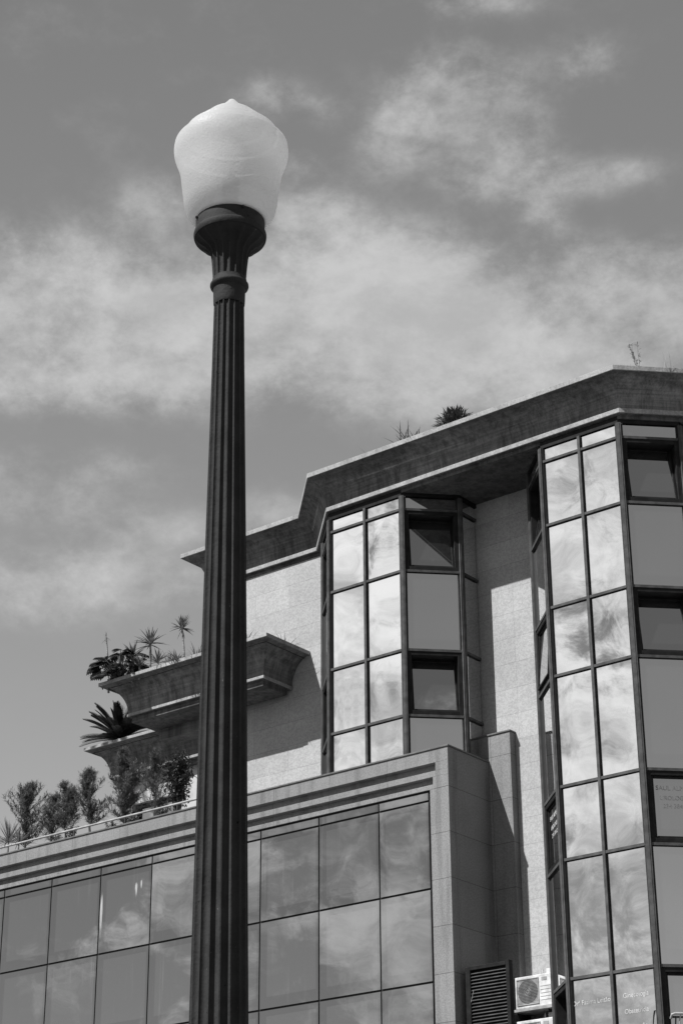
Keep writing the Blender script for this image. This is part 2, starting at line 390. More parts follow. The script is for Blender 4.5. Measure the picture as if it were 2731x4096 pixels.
def lettering(txt, F, u0, z0, width, cap, d, m, parent, name='lettering', thick=.004):
    c = bpy.data.curves.new(name, 'FONT'); c.body = txt; c.size = 1; c.extrude = 0
    tmp = bpy.data.objects.new(name, c); col.objects.link(tmp)
    dg = bpy.context.evaluated_depsgraph_get(); me = bpy.data.meshes.new_from_object(tmp.evaluated_get(dg))
    bpy.data.objects.remove(tmp); bpy.data.curves.remove(c)
    xs = [v.co.x for v in me.vertices]; x0 = min(xs); sx = width/(max(xs)-x0); sz = cap/.70
    (ox, oy), (tx, ty) = F; nx, ny = ty, -tx; pl = parent_loc(parent)
    for v in me.vertices:
        u = u0 + (v.co.x-x0)*sx; z = z0 + v.co.y*sz
        v.co = Vector((ox+tx*u+nx*d, oy+ty*u+ny*d, z)) - pl
    bm = bmesh.new(); bm.from_mesh(me)
    r_ = bmesh.ops.extrude_face_region(bm, geom=bm.faces[:])
    for v in [q for q in r_['geom'] if isinstance(q, bmesh.types.BMVert)]: v.co += Vector((nx, ny, 0))*thick
    bm.normal_update(); bm.to_mesh(me); bm.free()
    me.materials.clear(); me.materials.append(M[m])
    o = bpy.data.objects.new(name, me); col.objects.link(o); o.parent = parent
    return o

# ------------------------------------------------------------------ ground
b = MB(); b.add([(-600, -600, 0), (600, -600, 0), (600, 600, 0), (-600, 600, 0)], [(0, 1, 2, 3)]); struct(b.build('ground', 'asphalt'))
b = MB(); b.box(-60, 30, 3.5, 31.4, -.3, .13); struct(b.build('pavement', 'paving'))

# ------------------------------------------------------------------ upper building
YB = 31.147; YW = 32.643; ZT = 19.976; SOF = 20.06
building = empty('office_building', (-24, 32.6, 0), 'tall office building with mirror glass bay windows and curved concrete roof cornice', 'building')
b = MB()
b.box(-29.35, -10, YW, YW+.4, 0, SOF)                     # front granite wall
b.box(-29.82, -29.35, YW, YW+.4, 16.85, SOF)
b.box(-29.82, -29.42, YW+.4, 44, 16.85, SOF)
b.box(-29.35, -28.95, YW+.4, 44, 0, 16.85)
b.box(-10.4, -10, YW+.4, 44, 0, SOF); b.box(-29.82, -10, 44, 44.4, 0, SOF)
b.build('granite_wall', 'granite_light', building)
b = MB(); b.box(-31.13, -29.35, 32.50, 32.95, 16.58, 16.87); b.build('lintel_beam', 'board_concrete', building)
# roof cornice: fascia, concave cove, rim
plan = [(-29.79, 32.56), (-26.39, 32.56), (-24.88, 31.05), (-17.42, 31.05), (-15.91, 32.56), (-11, 32.56), (-11, 44), (-29.79, 44)]
def cove(o0, z0, o1, z1, n=12): return [(o0+(o1-o0)*(1-math.cos(math.pi/2*i/n)), z0+(z1-z0)*math.sin(math.pi/2*i/n)) for i in range(n+1)]
def cornice(plan, fz0, fz1, o_rim, rz0, rz1, parent, name, soil_depth=.12, under=.095):
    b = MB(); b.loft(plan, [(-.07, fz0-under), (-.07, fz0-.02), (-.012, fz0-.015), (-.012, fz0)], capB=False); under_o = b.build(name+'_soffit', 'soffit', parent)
    b = MB(); b.loft(plan, [(-.012, fz0), (.022, fz0), (.022, fz1), (0, fz1+.012)], capA=False, capB=False); b.build(name+'_fascia', 'rim_concrete', parent, bevel=.006)
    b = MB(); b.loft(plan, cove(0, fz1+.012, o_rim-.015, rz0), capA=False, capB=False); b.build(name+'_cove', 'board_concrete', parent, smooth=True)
    b = MB(); b.loft(plan, [(o_rim-.015, rz0), (o_rim, rz0), (o_rim, rz1), (o_rim-.16, rz1), (o_rim-.16, rz1-soil_depth)], capA=False, capB=False); b.build(name+'_rim', 'rim_concrete', parent, bevel=.008)
    b = MB(); b.loft(plan, [(o_rim-.16, rz1-soil_depth-.02), (o_rim-.165, rz1-soil_depth)], capA=False); b.build(name+'_soil', 'soil', parent)
cornice(plan, 20.155, 20.25, .46, 20.875, 20.985, building, 'roof')
# upper and set back planter balconies
def rect(x0, x1, y0, y1): return [(x0, y0), (x1, y0), (x1, y1), (x0, y1)]
cornice(rect(-31.32, -27.16, 31.63, 32.60), 16.965, 17.03, .51, 17.69, 17.775, building, 'planter', under=.14)
cornice(rect(-35.05, -29.6, 34.87, 35.35), 16.97, 17.035, .51, 17.70, 17.78, building, 'planter', under=.10)
b = MB()
b.box(-34.58, -34.46, 35.12, 35.5, 13.6, 16.9); b.box(-34.46, -32.9, 35.12, 35.5, 16.25, 16.9); b.box(-32.9, -29.4, 35.12, 35.5, 13.6, 16.9)
b.box(-34.58, -34.2, 35.5, 43, 13.6, 16.9)
b.build('rear_wall', 'plaster_pale', building)
b = MB(); b.box(-34.46, -32.9, 35.30, 35.34, 13.6, 16.25); b.build('terrace_window', 'window_glass', building)
b = MB()
for x0, x1 in ((-34.46, -34.38), (-33.72, -33.64), (-32.98, -32.9)): b.box(x0, x1, 35.22, 35.30, 13.6, 16.25)
b.box(-34.38, -33.72, 35.22, 35.30, 16.17, 16.25); b.box(-33.64, -32.98, 35.22, 35.30, 16.17, 16.25)
b.build('window_frame', 'frame_dark', building)

ZR = [ZT, 19.665, 18.236, 16.453, 15.019, 12.793, 11.381, 9.177, 7.75, 5.55, 4.1, .6]
S2 = 2**-.5
def bay(xl, xr, zbot, name):
    root = MB(); CH = 1.239
    rows = [z for z in ZR if z > zbot] + [zbot]
    xm = (xl+xr)/2
    faces = {'ls': (((xl-.876, YW), (0, -1)), YW-YB-.876), 'lc': (((xl-.876, YB+.876), (S2, -S2)), CH), 'fr': (((xl, YB), (1, 0)), xr-xl),
             'rc': (((xr, YB), (S2, S2)), CH), 'rs': (((xr+.876, YB+.876), (0, 1)), YW-YB-.876)}
    # frame bars
    fr = MB(); gk = MB(); hd = MB()
    for k, (F, L) in faces.items():
        hd.fbox(F, 0, L, ZT, 20.13, -.05, .03)
        for z in rows[1:-1]:
            fr.fbox(F, .05, L-.05, z-.027, z+.027, 0, .045); gk.fbox(F, .05, L-.05, z-.042, z+.029, 0, .012)
        if k == 'fr':
            u = L/2; fr.fbox(F, u-.030, u+.030, zbot, ZT, 0, .055); gk.fbox(F, u-.03, u+.045, zbot, ZT, 0, .013)
    cm = MB()                                             # corner posts
    for (x, y, ang) in ((xl-.876, YB+.876, 157.5), (xl, YB, 112.5), (xr, YB, 67.5), (xr+.876, YB+.876, 22.5)):
        a = R(ang); tx, ty = math.sin(a), math.cos(a)     # along the bisector plane
        F = ((x, y), (math.sin(a), -math.cos(a)*-1)) if False else ((x, y), (math.sin(R(180-ang)), math.cos(R(180-ang))*-1)) if ang > 90 else ((x, y), (math.sin(a), math.cos(a)))
        cm.fbox(F, -.054, .054, zbot, ZT, -.06, .055)
        cm.fbox(F, -.028, .028, zbot, ZT, .0551, .066)
        gk.fbox(F, -.076, .076, zbot, ZT, -.06, .012)
    cw = cm.build('bay_window', 'frame_grey', building, bevel=.006)
    if name: cw['label'] = name
    fr.build('transom', 'frame_grey', cw); gk.build('gasket', 'gasket', cw); hd.build('head_frame', 'frame_dark', cw)
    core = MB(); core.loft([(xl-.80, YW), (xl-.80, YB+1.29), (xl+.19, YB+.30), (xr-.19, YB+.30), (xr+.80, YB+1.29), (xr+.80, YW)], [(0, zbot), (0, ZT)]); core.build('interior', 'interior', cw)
    opening = {19.665, 16.453, 12.793, 9.177, 5.55}
    for k, (F, L) in faces.items():
        cols = [(.05, L/2-.02), (L/2+.03, L-.05)] if k == 'fr' else [(.05, L-.05)]
        for i in range(len(rows)-1):
            z1, z0 = rows[i], rows[i+1]
            if z1-z0 < .1: continue
            win = k in ('lc', 'rc') and z1 in opening and z1-z0 > 1
            for (u0, u1) in cols:
                if not win:
                    p = MB(); p.fbox(F, u0, u1, z0+.025, z1-.03, -.02, .0); p.build('glass_pane', 'mirror_glass', cw)
                    continue
                # opening window: deep dark frame, sash leaning in at the top
                wf = MB(); e = .085
                wf.fbox(F, u0, u0+e, z0+.03, z1-.03, -.27, .03); wf.fbox(F, u1-e, u1, z0+.03, z1-.03, -.27, .03)
                wf.fbox(F, u0+e, u1-e, z0+.03, z0+.03+e, -.27, .03); wf.fbox(F, u0+e, u1-e, z1-.03-e, z1-.03, -.27, .03)
                wo = wf.build('window', 'frame_dark', cw, bevel=.008)
                zs, zt = z0+.03+e, z1-.03-e; us, ut = u0+e, u1-e; q = .05
                closed = (k == 'rc' and z1 in (12.793, 9.177)) or (k == 'lc' and z1 == 12.793)
                kk = 0 if closed else .185
                if k == 'lc' and z1 == 16.453 and xl > -22: kk = 'out'
                sb = MB(); hinge = (zs, 0 if kk == 'out' else kk)
                if kk == 'out': hinge = (zt, .07)         # pushed open at the bottom
                dd = -.03
                for (a0, a1, c0, c1) in ((us, us+q, zs, zt), (ut-q, ut, zs, zt), (us+q, ut-q, zs, zs+q), (us+q, ut-q, zt-q, zt)):
                    sb.fbox(F, a0+.004, a1-.004, c0+.004, c1-.004, dd-.03, dd+.02, hinge)
                sb.build('sash', 'frame_dark', cw, bevel=.005)
                gp = MB(); gp.fbox(F, us+q-.01, ut-q+.01, zs+q-.01, zt-q+.01, dd-.02, dd, hinge); gp.build('glass_pane', 'window_glass', cw)
    return cw, faces
bay_l, FL = bay(-24.877, -22.90, 14.10, 'shorter mirror glass bay standing on the granite block')
bay_r, FR = bay(-19.34, -17.51, .4, 'full height mirror glass bay at the right edge')
Ff = FR['fr'][0]; ux = lambda x: x+19.34
lettering('Drª Fátima Leitão', Ff, ux(-19.285), 8.688, .785, .083, .002, 'letter', bay_r)
lettering('Ginecologia', Ff, ux(-18.235), 8.700, .517, .083, .002, 'letter', bay_r)
lettering('Obstetrícia', Ff, ux(-18.222), 8.420, .485, .083, .002, 'letter', bay_r)
lettering('Ecografia', Ff, ux(-18.205), 8.145, .430, .083, .002, 'letter', bay_r)
Fc = FR['rc'][0]
lettering('SAUL ALMEIDA', Fc, .222, 12.415, .80, .085, -.028, 'letter_pale', bay_r)
lettering('UROLOGISTA', Fc, .290, 12.228, .66, .080, -.028, 'letter_pale', bay_r)
lettering('234 384 222', Fc, .335, 12.075, .57, .080, -.028, 'letter_pale', bay_r)
Fl = FR['lc'][0]
lettering('SAUL ALMEIDA', Fl, .235, 12.42, .76, .085, -.028, 'letter', bay_r)
lettering('UROLOGISTA', Fl, .295, 12.225, .66, .080, -.028, 'letter', bay_r)
lettering('234 384 222', Fl, .325, 12.065, .60, .080, -.028, 'letter', bay_r)

# ------------------------------------------------------------------ lower granite block
block = empty('granite_block', (-28, 31, 0), 'lower granite faced block with grid of dark tinted glass and planted roof terrace', 'building')
XL = -44.0; XR = -21.787; YL = 31.0
b = MB()
b.box(XL, XR-.45, YL, YL+.145, 13.825, 14.10)             # parapet band
b.box(XL, -22.10, YL+.14, YL+.30, 13.655, 13.825)          # first recess
b.box(XL, -22.10, YL, YL+.145, 13.535, 13.655)             # middle band
b.box(XL, -22.168, YL+.14, YL+.30, 13.385, 13.535)         # second recess
b.box(XL, -22.168, YL+.01, YL+.30, 13.285, 13.385)          # ledge over the glass
b.box(XR-.45, XR, YL, YL+.30, 13.825, 14.10)
b.box(-22.10, XR, YL, YL+.30, 13.655, 13.825); b.box(-22.10, XR, YL, YL+.30, 13.535, 13.655)
b.box(-22.168, XR, YL, YL+.30, 13.285, 13.535)
b.box(-22.244, XR, YL, YL+.30, 0, 13.285)
b.box(XR-.30, XR, YL+.30, 32.438, 0, 14.10)                # side wall
b.box(XL, XL+.3, YL+.145, 42, 0, 13.825); b.box(XL, -22.4, 31.10, 31.25, 0, 3.0)
b.box(XL, -22.4, 31.145, 31.30, 13.825, 14.10)
b.build('granite_facing', 'granite_grey', block, bevel=.004)
b = MB(); b.box(-22.09, -21.25, 32.438, YW, 0, 14.67); b.build('pier', 'granite_grey', block, bevel=.004)
b = MB(); b.box(XL, XR+.02, YL-.022, YL+.32, 14.102, 14.136); b.box(XR-.32, XR+.02, YL+.32, 32.438, 14.102, 14.136)
b.box(-22.11, -21.23, 32.416, YW, 14.672, 14.705); b.build('coping', 'cap_metal', block, bevel=.004)
b = MB(); b.box(XL+.3, -22.1, 31.32, 42, 13.5, 13.85); b.build('terrace_floor', 'rim_concrete', block)
b = MB(); b.box(-40, -29.5, 31.33, 32.1, 13.852, 14.05); b.build('planter_bed', 'soil', block)
# glass wall
gx = [-22.30, -23.548] + [-25.10-1.565*k for k in range(13)]
gz = [13.275, 13.085, 11.32, 9.518, 7.72, 5.92, 4.12, 3.0]
b = MB(); b.box(XL+.3, -22.244, YL+.06, YL+.10, 3.0, 13.285); gw = b.build('glass_wall', 'gasket', block)
b = MB()
for i in range(len(gx)-1):
    for j in range(len(gz)-1):
        m = 'soiled_glass' if i in (5, 6) and j == 1 else 'tinted_glass'
        p = MB(); p.box(gx[i+1]+.017, gx[i]-.017, YL+.035, YL+.0595, gz[j+1]+.012, gz[j]-.03); p.build('glass_pane', m, gw)

# ------------------------------------------------------------------ things fixed to the buildings
rail = empty('handrail', (-32, 31.2, 14.1), 'thin metal handrail along the parapet in front of the terrace saplings', 'railing')
b = MB(); b.tube([(-43.5, 31.2, 14.375), (-28.0, 31.2, 14.375)], .025, 10); b.build('rail', 'white_metal', rail, smooth=True)
x = -30.84
while x > -43:
    p = MB(); p.tube([(x, 31.2, 14.13), (x, 31.2, 14.36)], .016, 8); p.build('post', 'frame_grey', rail, smooth=True); x -= 1.62
p = MB(); p.tube([(-29.25, 31.2, 14.13), (-29.25, 31.2, 14.36)], .016, 8); p.build('post', 'frame_grey', rail, smooth=True)

wr = empty('window_guard', (-17, 31, 7.6), 'short metal guard rail before the lowest window at the right edge', 'railing')
Fg = FR['rc'][0]
def gp_(u, z, d_): return (Fg[0][0]+S2*u+S2*d_, Fg[0][1]+S2*u-S2*d_, z)
b = MB(); b.tube([gp_(.16, 8.25, .05), gp_(.17, 8.31, .11), gp_(.22, 8.325, .13), gp_(1.15, 8.325, .13)], .022, 10); b.build('rail', 'white_metal', wr, smooth=True)
for u in (.30, .55, .80, 1.05):
    b = MB(); b.tube([gp_(u, 7.5, .10), gp_(u, 8.20, .10), gp_(u+.02, 8.31, .13)], .013, 8); b.build('baluster', 'white_metal', wr, smooth=True)
b = MB(); b.tube([gp_(.16, 7.55, .10), gp_(1.15, 7.55, .10)], .016, 8); b.tube([gp_(.16, 7.55, 0), gp_(.16, 7.55, .11)], .012, 6); b.tube([gp_(1.15, 7.55, 0), gp_(1.15, 7.55, .11)], .012, 6); b.build('bottom_rail', 'white_metal', wr, smooth=True)

lv = empty('ventilation_louvre', (-21.2, 31.2, 7.5), 'dark metal louvre panel beside the granite side wall', 'louvre')
LX0, LX1, LY, LZ = -21.66, -20.66, 31.18, 9.72
b = MB(); b.box(LX0, LX0+.11, LY, LY+.12, 6.5, LZ); b.box(LX1-.08, LX1, LY, LY+.12, 6.5, LZ+.02); b.box(LX0+.11, LX1-.08, LY, LY+.12, LZ-.07, LZ); b.box(LX0, LX0+.02, LY+.12, LY+.5, 6.5, LZ)
b.build('frame', 'frame_dark', lv, bevel=.006)
b = MB(); b.box(LX0+.05, LX1-.03, LY+.10, LY+.118, 6.5, LZ-.03); b.build('backing', 'gasket', lv)
z = LZ-.10; k = 0
while z > 6.6:
    s_ = MB(); s_.hexa([(LX0+.11, LY+.012, z-.042), (LX1-.08, LY+.012, z-.042), (LX1-.08, LY+.02, z-.05), (LX0+.11, LY+.02, z-.05), (LX0+.11, LY+.085, z+.006), (LX1-.08, LY+.085, z+.006), (LX1-.08, LY+.095, z-.002), (LX0+.11, LY+.095, z-.002)])
    s_.build('slat', 'frame_grey', lv); z -= .0625; k += 1
b = MB(); b.tube([(LX0+.12, LY-.01, 9.05), (LX0+.17, LY-.012, 9.20), (LX0+.185, LY-.012, 9.245), (LX0+.175, LY-.01, 9.265)], .004, 6); b.build('wire', 'white_metal', lv, smooth=True)

def ac_unit(z, label):
    a = empty('air_conditioner', (-20.80, 32.36, z), label, 'air conditioner', 'air conditioning units on the recessed wall')
    x0, x1, y0, y1, z0, z1 = -21.216, -20.386, 32.20, 32.52, z, z+.62
    b = MB(); b.box(x0, x1, y0, y1, z0+.02, z1); body = b.build('casing', 'white_paint', a, bevel=.012)
    b = MB()                                              # square grille surround
    gx0, gx1, gz0, gz1 = x0+.035, x0+.535, z0+.075, z1-.05
    b.box(gx0, gx1, y0-.014, y0-.002, gz0, gz0+.014); b.box(gx0, gx1, y0-.014, y0-.002, gz1-.014, gz1); b.box(gx0, gx0+.014, y0-.014, y0-.002, gz0+.014, gz1-.014); b.box(gx1-.014, gx1, y0-.014, y0-.002, gz0+.014, gz1-.014)
    b.build('grille_frame', 'white_metal', a)
    cx, cz, rr = (gx0+gx1)/2, (gz0+gz1)/2, .225
    b = MB(); n = 40; b.add([(cx+rr*math.cos(2*math.pi*i/n), y0-.003, cz+rr*math.sin(2*math.pi*i/n)) for i in range(n)] + [(cx+rr*math.cos(2*math.pi*i/n), y0-.0015, cz+rr*math.sin(2*math.pi*i/n)) for i in range(n)], [tuple(range(n))] + [(i, i+n, (i+1) % n+n, (i+1) % n) for i in range(n)])
    b.build('fan_opening', 'gasket', a)
    b = MB()
    for i in range(1, 17): xq = gx0+.014+(gx1-gx0-.028)*i/17; b.box(xq-.0025, xq+.0025, y0-.012, y0-.009, gz0+.014, gz1-.014)
    for i in range(1, 17): zq = gz0+.014+(gz1-gz0-.028)*i/17; b.box(gx0+.014, gx1-.014, y0-.009, y0-.006, zq-.0025, zq+.0025)
    for r2 in (.03, .07):
        b.tube([(cx+r2*math.cos(2*math.pi*i/24), y0-.011, cz+r2*math.sin(2*math.pi*i/24)) for i in range(25)], .003, 5)
    b.build('grille', 'white_metal', a)
    b = MB()
    for i in range(5): b.box(x0+.57, x1-.03, y0-.004, y0-.0015, z0+.13+.065*i, z0+.134+.065*i)
    b.build('groove', 'frame_grey', a)
    b = MB(); b.box(x0+.60, x0+.72, y0-.006, y0-.002, z1-.12, z1-.06); b.build('data_plate', 'white_metal', a)
    b = MB()
    for xx in (x0+.10, x1-.18): b.box(xx, xx+.09, y0-.015, y0+.05, z0-.0, z0+.02)
    b.build('foot', 'white_metal', a)
    b = MB(); b.box(x1-.14, x1-.02, y0+.05, y1-.06, z1+.002, z1+.10); b.tube([(x1-.22, y0+.06, z1), (x1-.22, y0+.06, z1+.10)], .012, 8); b.tube([(x1-.18, y0+.12, z1+.03), (x1-.14, y0+.14, z1+.04)], .012, 6); b.build('pipe_cover', 'white_paint', a)
    return a
def ac_shelf(z, label):
    s_ = empty('bracket_shelf', (-20.8, 32.4, z), label, 'shelf', 'shelves under the air conditioners')
    b = MB(); b.box(-21.32, -20.28, 32.12, YW, z-.05, z); b.build('tray', 'white_metal', s_, bevel=.004)
    b = MB()
    for x in (-21.2, -20.5):
        b.hexa([(x, YW-.03, z-.42), (x+.03, YW-.03, z-.42), (x+.03, YW, z-.42), (x, YW, z-.42), (x, 32.2, z-.052), (x+.03, 32.2, z-.052), (x+.03, YW, z-.052), (x, YW, z-.052)])
    b.build('bracket', 'frame_dark', s_)
ZA = 9.005
ac_shelf(ZA, 'white bracket shelf carrying the fully visible air conditioner'); ac_unit(ZA, 'white air conditioner with round fan grille, fully visible on its shelf')
ac_shelf(ZA-.83, 'white bracket shelf below the cut off lower air conditioner'); ac_unit(ZA-.83, 'lower white air conditioner cut off by the bottom of the picture')

# ------------------------------------------------------------------ street lamp
lamp = empty('street_lamp', (-4.725, 5.30, 0), 'black fluted cast iron street lamp with frosted acorn globe, in front of everything', 'street lamp')
LB = Vector((-4.725, 5.30, 0))
def lm(mb, name, m, parent=None, **kw):
    mb.v = [tuple(Vector(q)+LB) for q in mb.v]; return mb.build(name, m, parent or lamp, **kw)
NF = 16; a0 = math.atan2(-5.285, 4.742)                   # flutes counted from the side that faces the camera
def fl(depth):
    def f(i, a):
        t_ = ((a-a0)/(2*math.pi)*NF) % 1.0               # 0 at a ridge
        x = abs(t_-.5)*2
        return depth*(math.sqrt(max(0, 1-min(1, x/.80)**2)))
    return f
b = MB(); N = NF*16
shaft = [(.75, .132), (1.5, .123), (2.0, .1165), (2.5, .1095), (2.925, .1045), (3.473, .0972), (4.315, .0862), (4.8, .0790), (5.245, .0712), (5.6, .0655), (5.845, .0622)]
b.lathe(shaft, N, fl(.145)); sh = lm(b, 'shaft', 'cast_iron', smooth=True)
b = MB(); b.lathe([(5.845, .0622), (5.852, .0645), (5.872, .0655), (5.905, .0662), (5.922, .0672), (5.926, .0720), (5.933, .0785), (5.939, .0802), (5.945, .0798), (5.950, .0760), (5.954, .0728), (5.972, .0705)], 64); lm(b, 'neck_ring', 'cast_iron', smooth=True)
b = MB()
cap = [(5.972, .0690), (6.00, .0705), (6.04, .0735), (6.075, .0770), (6.095, .0810), (6.112, .0885), (6.124, .0990), (6.136, .1130), (6.147, .1290), (6.158, .1400), (6.166, .1440)]
dep = [.10, .14, .15, .15, .15, .14, .12, .09, .07, .05, .0]
def fcap(i, a): return fl(dep[i])(i, a)
b.lathe(cap, N, fcap); lm(b, 'capital', 'cast_iron', smooth=True)
b = MB(); b.lathe([(6.166, .1440), (6.167, .1490), (6.172, .1512), (6.180, .1528), (6.189, .1528), (6.196, .1508), (6.199, .1468), (6.214, .1450), (6.262, .1450), (6.266, .1430), (6.266, .125)], 72); cg = lm(b, 'globe_collar', 'cast_iron', smooth=True)
for k in range(4):
    a = a0 + R(20+90*k); q = MB(); q.tube([(.140*math.cos(a), .140*math.sin(a), 6.243), (.154*math.cos(a), .154*math.sin(a), 6.243)], .006, 8); lm(q, 'set_screw', 'cast_iron')
b = MB(); b.lathe([(.13, .30), (.28, .30), (.30, .285), (.34, .27), (.50, .22), (.60, .17), (.66, .16), (.68, .175), (.72, .175), (.75, .15)], 48); lm(b, 'base', 'cast_iron', smooth=True)
gl = [(6.252, .146), (6.266, .160), (6.285, .175), (6.32, .1915), (6.36, .1985), (6.41, .205), (6.45, .2099), (6.49, .2147), (6.53, .2243), (6.57, .2387), (6.595, .2438), (6.615, .2447), (6.632, .2425), (6.641, .2400), (6.644, .2285), (6.652, .2250), (6.67, .2163), (6.688, .2030), (6.700, .1990), (6.704, .1850), (6.715, .1790), (6.73, .1650), (6.745, .1530), (6.752, .1430), (6.76, .1355), (6.79, .1090), (6.813, .0800), (6.819, .0670), (6.828, .0600), (6.85, .0392), (6.87, .0227), (6.882, .0130), (6.888, .001)]
def smooth_prof(p, n=4):                                  # Catmull-Rom
    o = []
    for i in range(len(p)-1):
        a, b_, c, e = p[max(i-1, 0)], p[i], p[i+1], p[min(i+2, len(p)-1)]
        for k in range(n):
            t_ = k/n; o.append(tuple(.5*((2*b_[j]) + (-a[j]+c[j])*t_ + (2*a[j]-5*b_[j]+4*c[j]-e[j])*t_*t_ + (-a[j]+3*b_[j]-3*c[j]+e[j])*t_**3) for j in (0, 1)))
    return o+[p[-1]]
b = MB(); b.lathe(smooth_prof(gl, 3), 96); gb = lm(b, 'globe', 'frosted_acrylic', smooth='full')
b = MB(); b.lathe([(6.255, .04), (6.33, .04), (6.34, .03), (6.36, .035), (6.46, .035), (6.48, .02)], 24); lm(b, 'lamp_holder', 'cast_iron', smooth=True)
lamp.rotation_mode = 'QUATERNION'
lean_axis = Vector((fwd.x, fwd.y, 0)).normalized()
lamp.rotation_quaternion = Matrix.Rotation(-.0062, 3, lean_axis).to_quaternion()
lamp.location = LB + Vector((.784, .6207, 0))*.008

# ------------------------------------------------------------------ plants
def sphere_dir(r_, lo, hi):
    a = r_.uniform(0, 2*math.pi); e = R(r_.uniform(lo, hi)); return Vector((math.cos(a)*math.cos(e), math.sin(a)*math.cos(e), math.sin(e)))
def conifer(x, y, z0, h, wd, label, seed, lean=0, bare=.25, dens=1.0, dark=False, fork=1):
    r_ = random.Random(seed); t = empty('conifer_sapling', (x, y, z0), label, 'tree', 'feathery saplings on the terrace')
    tr = MB(); lf = MB()
    stems = []
    for k in range(fork):
        ang = r_.uniform(0, 6.28); sp = 0 if fork == 1 else wd*.55*(1 if k % 2 else -1)
        pts = [Vector((x, y, z0))]
        for i in range(1, 9):
            q = i/8; pts.append(Vector((x+lean*q+sp*q*q+r_.uniform(-.02, .02), y+r_.uniform(-.03, .03)+.05*math.sin(ang)*q, z0+h*q*(1 if k == 0 else r_.uniform(.82, .92)))))
        tr.tube(pts, [.030*(1-i/8.6)+.004 for i in range(9)], 6); stems.append(pts)
    for pts in stems:
        nb = int(36*dens/ (1 if fork == 1 else 1.4))
        for i in range(nb):
            q = bare+(1-bare)*(i+r_.random())/nb; k = min(int(q*8), 7); base_ = pts[k].lerp(pts[k+1], q*8-k)
            prof = math.sin(min(1, (q-bare)/(1-bare)*1.05+.18)*math.pi)**.8
            L = wd*(.45+1.0*prof)*r_.uniform(.6, 1.25)*(.6 if q > .9 else 1)
            a = r_.uniform(0, 6.28); e = R(r_.uniform(20, 62)); dv = Vector((math.cos(a)*math.cos(e), math.sin(a)*math.cos(e), math.sin(e)))
            bp = [base_]; dd = dv.copy()
            for j in range(5):
                dd = (dd+Vector((r_.uniform(-.16, .16), r_.uniform(-.16, .16), .09))).normalized(); bp.append(bp[-1]+dd*L/5)
            tr.tube(bp, [.008, .007, .005, .004, .003, .002], 4, cap=False)
            for j in range(1, 6):
                for m_ in range(int(6*dens)+2):
                    c0 = bp[j-1].lerp(bp[j], r_.random()); sdv = (dd+sphere_dir(r_, -30, 60)*1.2).normalized(); tl = r_.uniform(.07, .19)
                    for n_ in range(6):
                        cc = c0+sdv*tl*(n_/6); nv = (sdv+sphere_dir(r_, -40, 50)*.75).normalized()
                        lf.blade(cc, nv, r_.uniform(.05, .085), .018, .15, 1, fold=.1, shape=(.8, .25))
    tr.build('trunk', 'bark', t); lf.build('crown', 'leaf_dark' if dark else 'leaf_mid', t)
    return t
Z0 = 14.05; YT = 31.62
conifer(-34.55, YT, Z0, 1.80, .60, 'broad feathery sapling at the left end of the terrace row', 1, bare=.2, dens=1.15)
conifer(-33.74, YT+.1, Z0, 1.38, .34, 'smallest feathery sapling, right of the broad left one', 2, bare=.25, dens=.8)
conifer(-33.17, YT, Z0, 1.62, .34, 'thin forked feathery sapling with two leafy tops', 3, bare=.32, dens=.95, fork=2)
conifer(-32.32, YT, Z0, 1.80, .40, 'tall narrow feathery sapling left of the concrete planter, against the sky', 4, lean=-.22, bare=.25, dens=1.0)
conifer(-31.25, YT+.05, Z0, 2.02, .46, 'dense tall feathery sapling in front of the set back planter', 5, lean=-.2, bare=.12, dens=1.45)
conifer(-30.40, YT+.1, Z0, 1.80, .44, 'sparse pale feathery sapling in front of the terrace window', 6, bare=.2, dens=.8)
def broadleaf(x, y, z0, h, wd, label, seed, n=1500, m='leaf_dark', cat='tree', kind='broadleaf_shrub', ls=.11):
    r_ = random.Random(seed); t = empty(kind, (x, y, z0), label, cat); tr = MB(); lf = MB()
    for i in range(11):
        a = r_.uniform(0, 6.28); top = Vector((x+math.cos(a)*wd*r_.uniform(.2, .9), y+math.sin(a)*wd*r_.uniform(.2, .7), z0+h*r_.uniform(.6, 1)))
        pts = [Vector((x, y, z0)).lerp(top, q)+Vector((0, 0, .1*h*math.sin(q*3.1)))+Vector((r_.uniform(-.02, .02),)*3) for q in (0, .25, .5, .75, 1)]
        tr.tube(pts, [.02, .016, .012, .008, .004], 5)
        for j in range(n//11):
            q = r_.uniform(.25, 1)**.8; k = min(int(q*4), 3); c = pts[k].lerp(pts[k+1], q*4-k)+sphere_dir(r_, -60, 70)*r_.uniform(.02, wd*.35)
            lf.blade(c, sphere_dir(r_, -50, 35), r_.uniform(.6, 1.15)*ls, ls*.42, .5, 2, fold=.2, shape=(.3, 1, .05))
    tr.build('trunk', 'bark', t); lf.build('crown', m, t); return t
broadleaf(-29.72, YT+.1, Z0, 1.85, .55, 'dark broad leaved shrub on the terrace just left of the lamp post', 8, 2000)
def tuft(x, y, z0, n, L, wd, label, seed, m='leaf_mid', name='grass_tuft', cat='grass tuft', droop=(.5, 1.6), el=(35, 85), spread=.08, group=None):
    r_ = random.Random(seed); b = MB()
    for i in range(n):
        dv = sphere_dir(r_, *el); b.blade((x+r_.uniform(-1, 1)*spread, y+r_.uniform(-1, 1)*spread*.5, z0), dv, L*r_.uniform(.55, 1.1), wd, r_.uniform(*droop), 6, fold=.3, shape=(.8, 1, .7, .0))
    o = b.build(name, m, None, loc=(x, y, z0)); tag(o, label, cat, group); return o
